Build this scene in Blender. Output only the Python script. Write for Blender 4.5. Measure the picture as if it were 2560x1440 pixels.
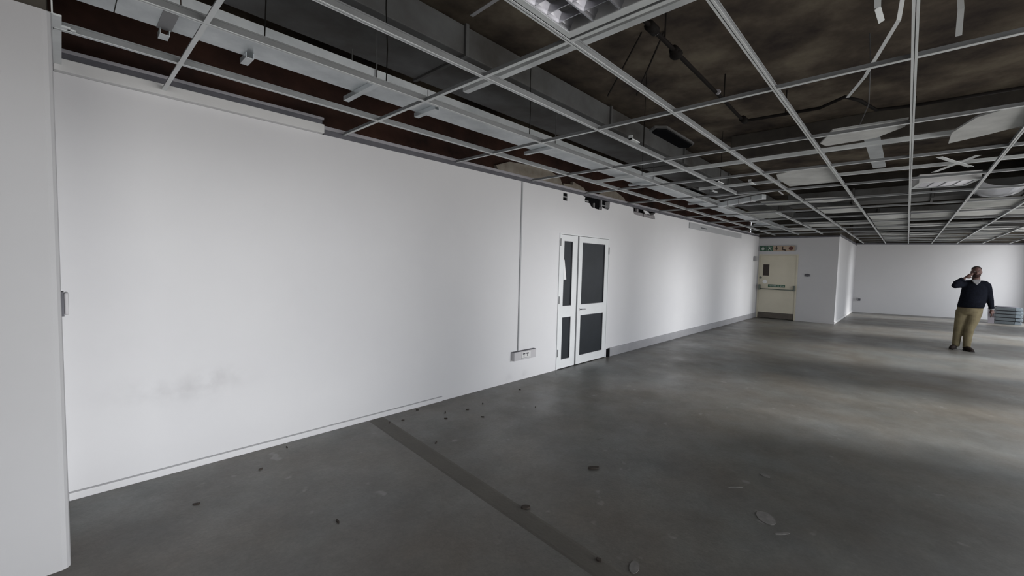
import bpy, bmesh, math, random
from mathutils import Vector, Matrix
from mathutils.geometry import tessellate_polygon
random.seed(7)
scene = bpy.context.scene
C = scene.collection
for o in list(bpy.data.objects): bpy.data.objects.remove(o)

# ------------------------------------------------------------ camera, world, sun, exposure
cam_d = bpy.data.cameras.new('camera'); cam = bpy.data.objects.new('camera', cam_d); C.objects.link(cam)
yaw, pitch, roll = math.radians(43.079), math.radians(-3.275), math.radians(1.406)
F = Vector((math.cos(pitch)*math.cos(yaw), math.cos(pitch)*math.sin(yaw), math.sin(pitch)))
S0 = F.cross(Vector((0, 0, 1))).normalized(); U0 = S0.cross(F)
S = S0*math.cos(roll) + U0*math.sin(roll); U = U0*math.cos(roll) - S0*math.sin(roll)
m = Matrix((S, U, -F)).transposed().to_4x4(); m.translation = (0, -3.82, 1.578)
cam.matrix_world = m
cam_d.sensor_width = 36; cam_d.lens = 1054.2/2560*36; cam_d.clip_start = .02
scene.camera = cam

world = bpy.data.worlds.new('overcast_sky'); scene.world = world; world.use_nodes = True
bg = world.node_tree.nodes['Background']
wnt = world.node_tree; wg = wnt.nodes.new('ShaderNodeTexCoord'); ws = wnt.nodes.new('ShaderNodeSeparateXYZ'); wr = wnt.nodes.new('ShaderNodeValToRGB')
wnt.links.new(wg.outputs['Generated'], ws.inputs[0])          # overcast sky: zenith brighter than horizon, grey ground below
wm = wnt.nodes.new('ShaderNodeMapRange'); wm.inputs[1].default_value = -1; wm.inputs[2].default_value = 1; wnt.links.new(ws.outputs[2], wm.inputs[0]); wnt.links.new(wm.outputs[0], wr.inputs[0])
e = wr.color_ramp.elements; e[0].position = .47; e[0].color = (.44, .43, .42, 1); e[1].position = .52; e[1].color = (.32, .33, .345, 1)
for p_, c_ in ((.62, (.52, .54, .57, 1)), (.85, (1, 1.03, 1.08, 1))): n_ = e.new(p_); n_.color = c_
wnt.links.new(wr.outputs[0], bg.inputs[0]); bg.inputs[1].default_value = 7.5
SUN_E, SUN_ANGLE, SUN_DIR = 4.2, 13, (-2.1, 7.3, -4.6)
sd = bpy.data.lights.new('hazy_sun', 'SUN'); sd.energy = SUN_E; sd.angle = math.radians(SUN_ANGLE); sd.color = (1, .985, .96)
sun = bpy.data.objects.new('hazy_sun', sd); C.objects.link(sun)
sun.rotation_euler = Vector(SUN_DIR).to_track_quat('-Z', 'Y').to_euler()
gd = bpy.data.lights.new('added_low_sun', 'SUN'); gd.energy = 1.28; gd.angle = math.radians(17)      # added second sun lamp, set low to put soft bands on the walls
gl = bpy.data.objects.new('added_low_sun', gd); C.objects.link(gl); gl.rotation_euler = Vector((-2.2, 7.3, -.95)).to_track_quat('-Z', 'Y').to_euler()
WY = -7.0                       # window wall
WINX = [-2.1, 2.6, 7.25, 11.6, 16.3, 21.35]; WINWS = [2.6, 3.4, 2.4, 2.4, 2.3, 1.6]; WZ0, WZ1 = .10, 3.3
for x, WINW in zip(WINX, WINWS):    # sky portals in the window openings
    ld = bpy.data.lights.new('sky_portal', 'AREA'); ld.shape = 'RECTANGLE'; ld.size = WINW; ld.size_y = WZ1-WZ0
    ld.cycles.is_portal = True
    lo = bpy.data.objects.new('sky_portal', ld); C.objects.link(lo)
    lo.location = (x, WY-.02, (WZ0+WZ1)/2); lo.rotation_euler = Vector((0, 1, 0)).to_track_quat('-Z', 'Z').to_euler()
scene.view_settings.view_transform = 'Standard'; scene.view_settings.look = 'None'
scene.view_settings.exposure = 0.08; scene.view_settings.gamma = 1; scene.view_settings.use_curve_mapping = False

# ------------------------------------------------------------ materials
def mat(name, col, rough=.7, metal=0, var=None, scale=3, detail=4, bump=0, bscale=40, spec=.5, col3=None):
    m = bpy.data.materials.new(name); m.use_nodes = True; nt = m.node_tree
    b = nt.nodes['Principled BSDF']; b.inputs['Roughness'].default_value = rough; b.inputs['Metallic'].default_value = metal
    b.inputs['Specular IOR Level'].default_value = spec
    tc = nt.nodes.new('ShaderNodeTexCoord')
    geo = nt.nodes.new('ShaderNodeNewGeometry')
    n = nt.nodes.new('ShaderNodeTexNoise'); n.inputs['Scale'].default_value = scale; n.inputs['Detail'].default_value = detail
    n.inputs['Roughness'].default_value = .6
    nt.links.new(geo.outputs['Position'] if False else tc.outputs['Object'], n.inputs['Vector'])
    r = nt.nodes.new('ShaderNodeValToRGB')
    c2 = var or tuple(c*.93 for c in col)
    r.color_ramp.elements[0].position = .32; r.color_ramp.elements[1].position = .68
    r.color_ramp.elements[0].color = (*c2, 1); r.color_ramp.elements[1].color = (*col, 1)
    if col3:
        e = r.color_ramp.elements.new(.5); e.color = (*col3, 1)
    nt.links.new(n.outputs['Fac'], r.inputs['Fac']); nt.links.new(r.outputs['Color'], b.inputs['Base Color'])
    if bump:
        n2 = nt.nodes.new('ShaderNodeTexNoise'); n2.inputs['Scale'].default_value = bscale; n2.inputs['Detail'].default_value = 5
        nt.links.new(tc.outputs['Object'], n2.inputs['Vector'])
        bp = nt.nodes.new('ShaderNodeBump'); bp.inputs['Strength'].default_value = bump; bp.inputs['Distance'].default_value = .01
        nt.links.new(n2.outputs['Fac'], bp.inputs['Height']); nt.links.new(bp.outputs['Normal'], b.inputs['Normal'])
    return m

M = {}
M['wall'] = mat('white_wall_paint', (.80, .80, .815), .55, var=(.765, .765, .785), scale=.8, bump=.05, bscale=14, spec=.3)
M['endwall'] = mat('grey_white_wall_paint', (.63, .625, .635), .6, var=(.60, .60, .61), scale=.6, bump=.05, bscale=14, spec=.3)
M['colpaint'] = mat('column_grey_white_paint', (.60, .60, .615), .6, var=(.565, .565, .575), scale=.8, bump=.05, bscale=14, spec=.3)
M['white'] = mat('white_enamel', (.80, .80, .80), .45)
M['rawwall'] = mat('bare_brick_red_plaster', (.075, .038, .028), .9, var=(.028, .018, .016), scale=2.2, bump=.3, spec=.1)
M['beige'] = mat('beige_plaster_patch', (.42, .38, .33), .9, var=(.30, .26, .21), scale=6, bump=.2, spec=.1)
M['slab'] = mat('dirty_concrete_soffit', (.20, .172, .13), .95, var=(.028, .024, .025), col3=(.095, .078, .062), scale=1.25, detail=9, bump=.5, bscale=8, spec=.05)
M['beam'] = mat('grey_concrete_beam', (.12, .108, .09), .95, var=(.05, .046, .044), scale=1.4, detail=8, bump=.3, bscale=9, spec=.05)
M['tee'] = mat('grey_enamelled_tee', (.84, .87, .87), .42, metal=.1, var=(.74, .77, .77), scale=5)
M['web'] = mat('shaded_tee_web', (.30, .31, .315), .5, metal=.2, var=(.24, .25, .255), scale=5)  # shade on the tee webs put into a darker colour
M['galv'] = mat('galvanised_steel', (.84, .88, .90), .33, metal=.45, var=(.62, .66, .68), scale=4, detail=6)
M['duct'] = mat('dull_duct_steel', (.15, .155, .155), .75, metal=.1, var=(.065, .06, .055), scale=1.6, detail=6)
M['dark'] = mat('dark_grey_metal', (.10, .10, .115), .6)
M['trimdark'] = mat('charcoal_channel', (.14, .14, .16), .6, var=(.10, .10, .115), scale=6)
M['triml'] = mat('pale_angle_metal', (.40, .39, .42), .5)
M['black'] = mat('black_iron_pipe', (.012, .010, .009), .8, spec=.15)
M['cable'] = mat('grey_wire', (.10, .10, .10), .6)
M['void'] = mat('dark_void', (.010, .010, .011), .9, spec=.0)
M['tile'] = mat('pale_grey_ceiling_tile', (.70, .71, .69), .9, var=(.52, .53, .52), scale=4, detail=6, bump=.2, spec=.1)
M['tile2'] = mat('dusty_ceiling_tile', (.52, .53, .51), .9, var=(.34, .35, .34), scale=3, detail=6, spec=.1)
M['mirror'] = mat('bright_aluminium_reflector', (.62, .62, .65), .26, metal=1)
M['alu'] = mat('white_aluminium_frame', (.84, .86, .87), .38)
M['pane'] = mat('dark_filmed_glass', (.036, .041, .048), .35, spec=.18, var=(.026, .030, .034), scale=2)
M['paper'] = mat('white_paper', (.95, .95, .95), .6, spec=.2)
M['plastic'] = mat('grey_white_plastic', (.62, .61, .63), .4)
M['plasticd'] = mat('mid_grey_plastic', (.36, .36, .37), .5)  # even mid-grey for small parts and trims
M['skirt'] = mat('grey_metal_skirting', (.45, .45, .47), .4, metal=.2, var=(.40, .40, .42), scale=5)
M['panelg'] = mat('grey_wall_panel', (.50, .51, .53), .5)
M['cream'] = mat('cream_door_paint', (.70, .655, .53), .45, var=(.64, .60, .48), scale=1.5)
M['kick'] = mat('brown_kick_plate', (.13, .11, .09), .5, var=(.09, .078, .066), scale=6)
M['green'] = mat('dark_sign_green', (.045, .12, .075), .5)
M['signcream'] = mat('cream_sign_face', (.46, .36, .27), .5)
M['signwhite'] = mat('white_sign_print', (.62, .66, .62), .5)
M['signblack'] = mat('brown_black_sign_print', (.035, .022, .016), .5)
M['signred'] = mat('dark_red_sign_print', (.12, .035, .028), .5)
M['bar'] = mat('green_grey_push_bar', (.14, .16, .14), .35, metal=.4)
M['block'] = mat('grey_block', (.36, .34, .35), .9, var=(.26, .25, .26), scale=14, bump=.3)
M['debris'] = mat('brown_debris', (.05, .04, .033), .9)
M['chalk'] = mat('pale_plaster_mark', (.22, .21, .20), .9, var=(.15, .145, .14), scale=20)
M['skin'] = mat('brown_skin', (.13, .068, .055), .6, var=(.10, .05, .042), scale=12)
M['sweater'] = mat('navy_black_knit', (.010, .012, .019), .95, var=(.006, .007, .011), scale=30, bump=.3, bscale=200, spec=.1)
M['chino'] = mat('tan_chino_cotton', (.215, .18, .105), .85, var=(.14, .115, .07), scale=7, bump=.2, bscale=60, spec=.2)
M['belt'] = mat('dark_leather', (.018, .012, .010), .8, spec=.2)
M['shirt'] = mat('grey_white_cotton', (.30, .30, .31), .8)
M['hair'] = mat('black_short_hair', (.012, .008, .007), .9)
M['beard'] = mat('dark_brown_beard', (.035, .014, .012), .9)
M['eyew'] = mat('eye_white', (.5, .48, .46), .3)
M['phone'] = mat('pale_phone_case', (.5, .49, .49), .4)
M['bluegrey'] = mat('blue_grey_panel', (.22, .25, .27), .5, var=(.17, .20, .22), scale=5)
M['bluelite'] = mat('pale_blue_panel_end', (.36, .43, .48), .4)
M['sheet'] = mat('pinkish_grey_board', (.36, .33, .36), .7)

# floor: worn concrete screed
def floor_mat():
    m = bpy.data.materials.new('worn_concrete_screed'); m.use_nodes = True; nt = m.node_tree; b = nt.nodes['Principled BSDF']
    tc = nt.nodes.new('ShaderNodeTexCoord')
    def noise(s, d, rough=.6):
        n = nt.nodes.new('ShaderNodeTexNoise'); n.inputs['Scale'].default_value = s; n.inputs['Detail'].default_value = d
        n.inputs['Roughness'].default_value = rough; nt.links.new(tc.outputs['Object'], n.inputs['Vector']); return n
    def ramp(n, a, b_, p0=.35, p1=.65):
        r = nt.nodes.new('ShaderNodeValToRGB'); r.color_ramp.elements[0].position = p0; r.color_ramp.elements[1].position = p1
        r.color_ramp.elements[0].color = (*a, 1); r.color_ramp.elements[1].color = (*b_, 1); nt.links.new(n.outputs['Fac'], r.inputs['Fac']); return r
    def mix(a, b_, f, mode='MULTIPLY'):
        x = nt.nodes.new('ShaderNodeMix'); x.data_type = 'RGBA'; x.blend_type = mode; x.inputs[0].default_value = f
        nt.links.new(a.outputs[0], x.inputs[6]); nt.links.new(b_.outputs[0], x.inputs[7])
        class O: pass
        o = O(); o.outputs = [x.outputs[2]]; return o
    base = ramp(noise(.55, 6), (.130, .120, .104), (.158, .155, .149))
    mid = ramp(noise(2.6, 8, .7), (.80, .79, .77), (1.12, 1.13, 1.12))
    fine = ramp(noise(38, 6, .75), (.84, .84, .84), (1.1, 1.1, 1.1))
    hue = ramp(noise(1.1, 3), (1.04, .99, .95), (.96, 1.01, 1.04), .3, .7)
    c = mix(mix(mix(base, mid, 1), fine, .8), hue, 1)
    # pale scuffs
    sc = ramp(noise(7, 2, .5), (0, 0, 0), (.07, .07, .07), .70, .76)
    c = mix(c, sc, 1, 'ADD')
    nt.links.new(c.outputs[0], b.inputs['Base Color'])
    rr = ramp(noise(1.7, 5), (.34, .34, .34), (.52, .52, .52)); nt.links.new(rr.outputs[0], b.inputs['Roughness'])
    b.inputs['Specular IOR Level'].default_value = .62
    bp = nt.nodes.new('ShaderNodeBump'); bp.inputs['Strength'].default_value = .18; bp.inputs['Distance'].default_value = .01
    nt.links.new(noise(55, 6).outputs['Fac'], bp.inputs['Height']); nt.links.new(bp.outputs['Normal'], b.inputs['Normal'])
    return m
M['floor'] = floor_mat()
M['strip'] = mat('darker_filled_strip', (.130, .121, .105), .7, var=(.104, .097, .085), scale=3, detail=7, bump=.2)

# smudged wall paint (a dirty rubbed area low on the wall near the column)
def smudge_wall():
    m = M['wall'].copy(); m.name = 'white_wall_paint_smudged'; nt = m.node_tree; b = nt.nodes['Principled BSDF']
    src = b.inputs['Base Color'].links[0].from_socket
    geo = nt.nodes.new('ShaderNodeNewGeometry'); sep = nt.nodes.new('ShaderNodeSeparateXYZ'); nt.links.new(geo.outputs['Position'], sep.inputs[0])
    last = None
    for cx, cz, rx, rz, st in ((.62, .60, .34, .10, .42), (.80, .68, .16, .07, .3), (.30, .66, .16, .08, .12), (.25, 1.0, .2, .14, .06), (4.02, .05, .1, .08, .3), (4.32, .07, .07, .05, .3)):
        def mth(op, a, v):
            n = nt.nodes.new('ShaderNodeMath'); n.operation = op; nt.links.new(a, n.inputs[0])
            if isinstance(v, (int, float)): n.inputs[1].default_value = v
            else: nt.links.new(v, n.inputs[1])
            return n.outputs[0]
        dx = mth('DIVIDE', mth('SUBTRACT', sep.outputs[0], cx), rx); dz = mth('DIVIDE', mth('SUBTRACT', sep.outputs[2], cz), rz)
        d = mth('ADD', mth('MULTIPLY', dx, dx), mth('MULTIPLY', dz, dz))
        e = mth('MULTIPLY', mth('POWER', d, 1.0), -1.2)
        g = nt.nodes.new('ShaderNodeMath'); g.operation = 'EXPONENT'; nt.links.new(e, g.inputs[0])
        v = mth('MULTIPLY', g.outputs[0], st)
        last = v if last is None else mth('ADD', last, v)
    ns = nt.nodes.new('ShaderNodeTexNoise'); ns.inputs['Scale'].default_value = 9; ns.inputs['Detail'].default_value = 6; nt.links.new(geo.outputs['Position'], ns.inputs['Vector'])
    mr = nt.nodes.new('ShaderNodeMapRange'); mr.inputs[1].default_value = .35; mr.inputs[2].default_value = .7; nt.links.new(ns.outputs['Fac'], mr.inputs[0])
    mm = nt.nodes.new('ShaderNodeMath'); mm.operation = 'MULTIPLY'; nt.links.new(last, mm.inputs[0]); nt.links.new(mr.outputs[0], mm.inputs[1])
    x = nt.nodes.new('ShaderNodeMix'); x.data_type = 'RGBA'; sc_ = nt.nodes.new('ShaderNodeMath'); sc_.operation = 'MULTIPLY'; sc_.inputs[1].default_value = .7; nt.links.new(mm.outputs[0], sc_.inputs[0]); nt.links.new(sc_.outputs[0], x.inputs[0]); nt.links.new(src, x.inputs[6]); x.inputs[7].default_value = (.42, .41, .42, 1)
    nt.links.new(x.outputs[2], b.inputs['Base Color']); return m
M['wallsmudge'] = smudge_wall()

# ------------------------------------------------------------ mesh helpers
class MB:
    def __init__(s): s.v = []; s.f = []
    def add(s, vs, fs):
        k = len(s.v); s.v += [tuple(v) for v in vs]; s.f += [tuple(i+k for i in f) for f in fs]; return s
    def box(s, x0, x1, y0, y1, z0, z1):
        x0, x1 = sorted((x0, x1)); y0, y1 = sorted((y0, y1)); z0, z1 = sorted((z0, z1))
        return s.add([(x0,y0,z0),(x1,y0,z0),(x1,y1,z0),(x0,y1,z0),(x0,y0,z1),(x1,y0,z1),(x1,y1,z1),(x0,y1,z1)],
                     [(0,3,2,1),(4,5,6,7),(0,1,5,4),(1,2,6,5),(2,3,7,6),(3,0,4,7)])
    def prism(s, loops, d0, d1, axis='y'):      # polygon loops (a,b) in the plane across axis, first loop outer, others holes
        def P(a, b, d): return (a, d, b) if axis == 'y' else ((d, a, b) if axis == 'x' else (a, b, d))
        pts = [p for l in loops for p in l]
        tris = tessellate_polygon([[Vector((p[0], p[1], 0)) for p in l] for l in loops]); n = len(pts)
        fs = [tuple(t) for t in tris] + [tuple(i+n for i in reversed(t)) for t in tris]
        k = 0
        for l in loops:
            for i in range(len(l)): a, b = k+i, k+(i+1) % len(l); fs.append((a, b, b+n, a+n))
            k += len(l)
        return s.add([P(a, b, d0) for a, b in pts] + [P(a, b, d1) for a, b in pts], fs)
    def bar(s, p, q, w, h, up=(0, 0, 1)):
        p, q = Vector(p), Vector(q); d = (q-p).normalized(); r = d.cross(Vector(up))
        if r.length < 1e-4: r = d.cross(Vector((1, 0, 0)))
        r.normalize(); u = r.cross(d)
        vs = [e + r*a*w/2 + u*b*h/2 for e in (p, q) for a, b in ((-1,-1),(1,-1),(1,1),(-1,1))]
        return s.add(vs, [(0,1,2,3),(7,6,5,4),(0,4,5,1),(1,5,6,2),(2,6,7,3),(3,7,4,0)])
    def tube(s, path, rad, n=10, cap=True):
        path = [Vector(p) for p in path]; rs = rad if isinstance(rad, (list, tuple)) else [rad]*len(path); vs = []; fs = []
        for i, p in enumerate(path):
            a = path[max(i-1, 0)]; b = path[min(i+1, len(path)-1)]; d = (b-a).normalized()
            ref = Vector((0, 0, 1)) if abs(d.z) < .9 else Vector((1, 0, 0)); r = d.cross(ref).normalized(); u = r.cross(d)
            for k in range(n): t = 2*math.pi*k/n; vs.append(p + (r*math.cos(t)+u*math.sin(t))*rs[i])
        for i in range(len(path)-1):
            for k in range(n): a, b = i*n+k, i*n+(k+1) % n; fs.append((a, b, b+n, a+n))
        if cap: fs.append(tuple(reversed(range(n)))); fs.append(tuple((len(path)-1)*n+k for k in range(n)))
        return s.add(vs, fs)
    def loft(s, secs, n=20):                    # secs: (cx,cy,cz,ax,ay) horizontal ellipses
        vs = []; fs = []
        for cx, cy, cz, ax, ay in secs:
            for k in range(n): t = 2*math.pi*k/n; vs.append((cx+ax*math.cos(t), cy+ay*math.sin(t), cz))
        for i in range(len(secs)-1):
            for k in range(n): a, b = i*n+k, i*n+(k+1) % n; fs.append((a, b, b+n, a+n))
        fs.append(tuple(reversed(range(n)))); fs.append(tuple((len(secs)-1)*n+k for k in range(n)))
        return s.add(vs, fs)
    def ball(s, c, rx, ry, rz, n=14, m=9):
        vs = [(c[0], c[1], c[2]-rz)]; fs = []
        for j in range(1, m):
            ph = math.pi*j/m - math.pi/2
            for k in range(n): t = 2*math.pi*k/n; vs.append((c[0]+rx*math.cos(ph)*math.cos(t), c[1]+ry*math.cos(ph)*math.sin(t), c[2]+rz*math.sin(ph)))
        vs.append((c[0], c[1], c[2]+rz)); L = len(vs)-1
        for k in range(n): fs.append((0, 1+(k+1) % n, 1+k)); fs.append((L, L-n+k, L-n+(k+1) % n))
        for j in range(m-2):
            for k in range(n): a, b = 1+j*n+k, 1+j*n+(k+1) % n; fs.append((a, b, b+n, a+n))
        return s.add(vs, fs)

WS = -0.010357
def wy(x): return WS*x
def obj(name, mb, material, parent=None, bevel=0, smooth=False, shear=False, remesh=0, label=None):
    vs = [(x, y+wy(x), z) for x, y, z in mb.v] if shear else mb.v
    xs, ys, zs = zip(*vs); o0 = Vector(((min(xs)+max(xs))/2, (min(ys)+max(ys))/2, min(zs)))
    me = bpy.data.meshes.new(name); me.from_pydata([Vector(v)-o0 for v in vs], [], mb.f); me.update()
    bm = bmesh.new(); bm.from_mesh(me); bmesh.ops.recalc_face_normals(bm, faces=bm.faces); bm.to_mesh(me); bm.free()
    me.materials.append(M[material])
    o = bpy.data.objects.new(name, me); C.objects.link(o)
    if parent is not None: o.parent = parent; o.location = o0 - base_of(parent)
    else: o.location = o0
    o['_base'] = tuple(o0)
    if name in ('main_tee', 'cross_tee'):
        me.materials.append(M['web'])
        for p in me.polygons: p.material_index = 1 if p.center.z > .004 else 0
    if remesh:
        r = o.modifiers.new('remesh', 'REMESH'); r.mode = 'VOXEL'; r.voxel_size = remesh; r.use_smooth_shade = True
        sm = o.modifiers.new('smooth', 'SMOOTH'); sm.factor = .6; sm.iterations = 6
        dg = bpy.context.evaluated_depsgraph_get(); new = bpy.data.meshes.new_from_object(o.evaluated_get(dg)); o.modifiers.clear(); o.data = new
    if bevel:
        b = o.modifiers.new('bevel', 'BEVEL'); b.width = bevel; b.segments = 2; b.limit_method = 'ANGLE'
    if smooth:
        for p in o.data.polygons: p.use_smooth = True
    if label: o['label'] = label
    return o
def base_of(o): return Vector(o['_base'])
def thing(name, loc, label=None, cat=None, group=None, kind=None):
    o = bpy.data.objects.new(name, None); C.objects.link(o); o.location = loc; o['_base'] = tuple(loc); o.empty_display_size = .1
    tag(o, label, cat, group, kind); return o
def tag(o, label=None, cat=None, group=None, kind=None):
    if label: o['label'] = label
    if cat: o['category'] = cat
    if group: o['group'] = group
    if kind: o['kind'] = kind
    return o
def struct(name, mb, material, **k): return tag(obj(name, mb, material, **k), kind='structure')
def piece(name, src, loc, parent):              # linked-mesh copy of a part
    c = src.copy(); C.objects.link(c); c.parent = parent; c.location = Vector(loc) - base_of(parent); return c

# ------------------------------------------------------------ the room shell
H = 2.7; TOP = 3.45
struct('floor', MB().box(-5.2, 24.2, WY-.3, .4, -.2, 0), 'floor')
fs_ = MB().add([(2.19,.0,.0),(2.03,.0,.0),(1.76,-3.4,.0),(1.90,-3.4,.0),(2.17,.0,.0018),(2.05,.0,.0018),(1.78,-3.4,.0018),(1.88,-3.4,.0018)],
               [(4,7,6,5),(0,1,5,4),(1,2,6,5),(2,3,7,6),(3,0,4,7)])
struct('trim_1', fs_, 'strip')
struct('ceiling', MB().box(-5.2, 24.2, WY-.3, .4, TOP, TOP+.2), 'slab')
# long white wall: outline with door opening and the broken notches at the top
zt = 2.668
outline = [(-.9, 0), (5.03, 0), (5.03, 2.05), (6.415, 2.05), (6.415, 0), (15.95, 0), (15.95, zt),
           (8.14, zt), (8.05, 2.62), (8.10, 2.60), (8.13, 2.535), (7.62, 2.538), (7.27, 2.55), (7.22, 2.59), (7.20, zt),
           (6.40, zt), (6.39, 2.56), (6.34, 2.53), (6.20, 2.54), (6.165, 2.555), (6.15, 2.50), (5.98, 2.505), (5.84, 2.52), (5.80, 2.56), (5.77, 2.575), (5.66, 2.575), (5.645, 2.61), (5.66, 2.65), (5.60, zt),
           (-.9, zt)]
hole = [(5.085, 2.535), (5.19, 2.535), (5.19, 2.645), (5.085, 2.645)]
wl = struct('wall_left', MB().prism([outline, hole], 0, .10), 'wallsmudge', shear=True)
obj('bar', MB().box(5.085, 5.19, .0, .012, 2.58, 2.598), 'plasticd', wl, shear=True)
# blocks showing in the right-hand broken hole, studs and pipes in the left one
for a, b, z0, z1, y in ((7.26, 7.66, 2.545, 2.61, .03), (7.68, 8.08, 2.545, 2.60, .02), (7.24, 7.32, 2.61, 2.70, .04), (7.45, 7.52, 2.62, 2.70, .05), (7.78, 7.86, 2.60, 2.70, .05)):
    obj('block', MB().box(a, b, y, y+.07, z0, z1), 'block', wl, bevel=.006, shear=True)
obj('broken_edge', MB().prism([[(7.62, 2.66), (7.78, 2.66), (7.92, 2.61), (7.72, 2.60)]], .0, .012), 'wall', wl, shear=True)
for a, b, z0, z1 in ((6.17, 6.20, 2.53, 2.70), (5.70, 5.80, 2.60, 2.615), (6.20, 6.36, 2.585, 2.60), (5.97, 5.98, 2.52, 2.60)):
    obj('stud', MB().box(a, b, .03, .06, z0, z1), 'plasticd', wl, shear=True)
for a, b, z0, z1, y in ((5.66, 6.34, 2.51, 2.70, .06), (5.086, 5.189, 2.536, 2.644, .014), (7.23, 8.1, 2.55, 2.70, .09)): obj('hole_shade', MB().box(a, b, y, y+.03, z0, z1), 'void', wl, shear=True)  # black sheets stand for the shade inside the wall holes
# raw wall behind and above
struct('wall_back', MB().box(-5.1, 16.1, .16, .36, 0, TOP), 'rawwall')
for i, (a, b, z0, z1) in enumerate(((3.9, 5.3, 2.76, 2.98), (5.35, 5.95, 2.75, 2.9), (6.35, 7.3, 2.72, 2.93))):
    p = [(a, z0), (b, z0), (b-.08, z0+(z1-z0)*.6), (b-.4, z1), (a+.2, z1-.05), (a-.05, z0+.08)]
    struct('trim_%d' % (i+2), MB().prism([p], .11, .16), 'beige')
# column on the left with rounded arris, unpainted above the ceiling line
col = [(-1.3, -.835), (-.035, -.835), (-.018, -.828), (-.008, -.815), (-.005, -.80), (-.005, .12), (-1.3, .12)]
cm = MB().prism([col], 0, H, axis='z'); co = struct('wall_column', cm, 'colpaint'); co.name = 'wall_near'
struct('wall_near_upper', MB().box(-1.3, -.02, -.815, .12, H, TOP), 'beam')
# end wall with exit door, return face, far wall, window wall, rear wall
DX = 15.85
ol = [(-.13, 0), (-.2, 0), (-.2, 2.095), (-1.295, 2.095), (-1.295, 0), (-2.29, 0), (-2.29, 2.63), (-.13, 2.66)]
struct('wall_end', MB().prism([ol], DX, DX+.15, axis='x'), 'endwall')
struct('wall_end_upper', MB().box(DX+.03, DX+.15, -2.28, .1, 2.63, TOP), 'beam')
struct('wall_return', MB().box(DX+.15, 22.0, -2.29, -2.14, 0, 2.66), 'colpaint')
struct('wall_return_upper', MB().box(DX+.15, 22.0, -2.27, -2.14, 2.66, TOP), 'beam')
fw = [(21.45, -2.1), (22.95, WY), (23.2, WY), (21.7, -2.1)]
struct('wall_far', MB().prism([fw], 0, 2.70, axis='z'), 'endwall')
struct('wall_far_upper', MB().prism([[(21.5, -2.1), (23.0, WY), (23.2, WY), (21.7, -2.1)]], 2.70, TOP, axis='z'), 'beam')
struct('wall_rear', MB().box(-5.1, -4.9, WY, .2, 0, TOP), 'endwall')
wo = [(-5.1, 0), (23.3, 0), (23.3, TOP), (-5.1, TOP)]
holes = [[(x-w/2, WZ0), (x+w/2, WZ0), (x+w/2, WZ1), (x-w/2, WZ1)] for x, w in zip(WINX, WINWS)]
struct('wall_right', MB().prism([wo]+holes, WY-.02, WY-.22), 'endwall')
for i, x in enumerate(WINX):
    w = thing('window_%d' % (i+1), (x, WY-.1, WZ0), kind='structure')
    a, b = x-WINWS[i]/2, x+WINWS[i]/2
    fr = MB().box(a, b, WY-.14, WY-.08, WZ0, WZ0+.05).box(a, b, WY-.14, WY-.08, WZ1-.05, WZ1).box(a, a+.05, WY-.14, WY-.08, WZ0+.05, WZ1-.05).box(b-.05, b, WY-.14, WY-.08, WZ0+.05, WZ1-.05)
    obj('window_frame', fr, 'alu', w)
    obj('mullion', MB().box(x-.02, x+.02, WY-.13, WY-.09, WZ0+.05, WZ1-.05), 'alu', w)

struct('added_sun_blocker', MB().box(-6, 5.4, WY-3.6, WY-.3, 3.38, 3.6), 'beam')  # slab added out of view to keep steep sun off the near floor
# wall-top trims, proud board, skirtings
struct('trim_5', MB().box(-.004, 1.587, -.05, .0, 2.668, 2.742), 'white', shear=True, bevel=.003)
struct('trim_6', MB().box(1.60, 15.8, -.006, .02, 2.668, 2.712).box(-.004, 1.587, -.006, .02, 2.742, 2.79), 'trimdark', shear=True)
struct('trim_7', MB().box(1.60, 15.8, -.012, .02, 2.712, 2.742).box(-.004, 1.60, -.012, .02, 2.79, 2.812), 'triml', shear=True)
struct('trim_8', MB().box(-.02, .030, -.80, -.05, 2.703, 2.712).box(-.004, .002, -.82, -.03, 2.70, 2.76), 'tee')
obj('cut_end', MB().box(.025, .06, -.68, -.64, 2.702, 2.71).box(.05, .08, -.665, -.65, 2.702, 2.708), 'tee', bpy.data.objects['trim_8'])
struct('baseboard_left', MB().box(-.004, 2.93, -.012, .0, 0, .048), 'wall', shear=True, bevel=.003)
struct('trim_9', MB().box(-.004, 2.93, -.003, .0, .048, .056), 'plasticd', shear=True)
struct('baseboard_right', MB().box(6.53, DX, -.03, .0, 0, .148), 'skirt', shear=True, bevel=.004)
struct('trim_10', MB().box(6.455, 6.53, -.02, .0, 0, .14), 'void', shear=True)
struct('baseboard_return', MB().box(DX+.0, 21.9, -2.305, -2.29, 0, .07), 'white', bevel=.003)
struct('trim_11', MB().box(15.83, DX, -2.29, -.17, 2.615, 2.66).box(15.85, 22, -2.305, -2.29, 2.64, 2.70), 'trimdark')
struct('trim_12', MB().prism([[(21.44, -2.3), (22.93, WY), (22.95, WY), (21.46, -2.3)]], 2.67, 2.73, axis='z'), 'trimdark')

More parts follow.
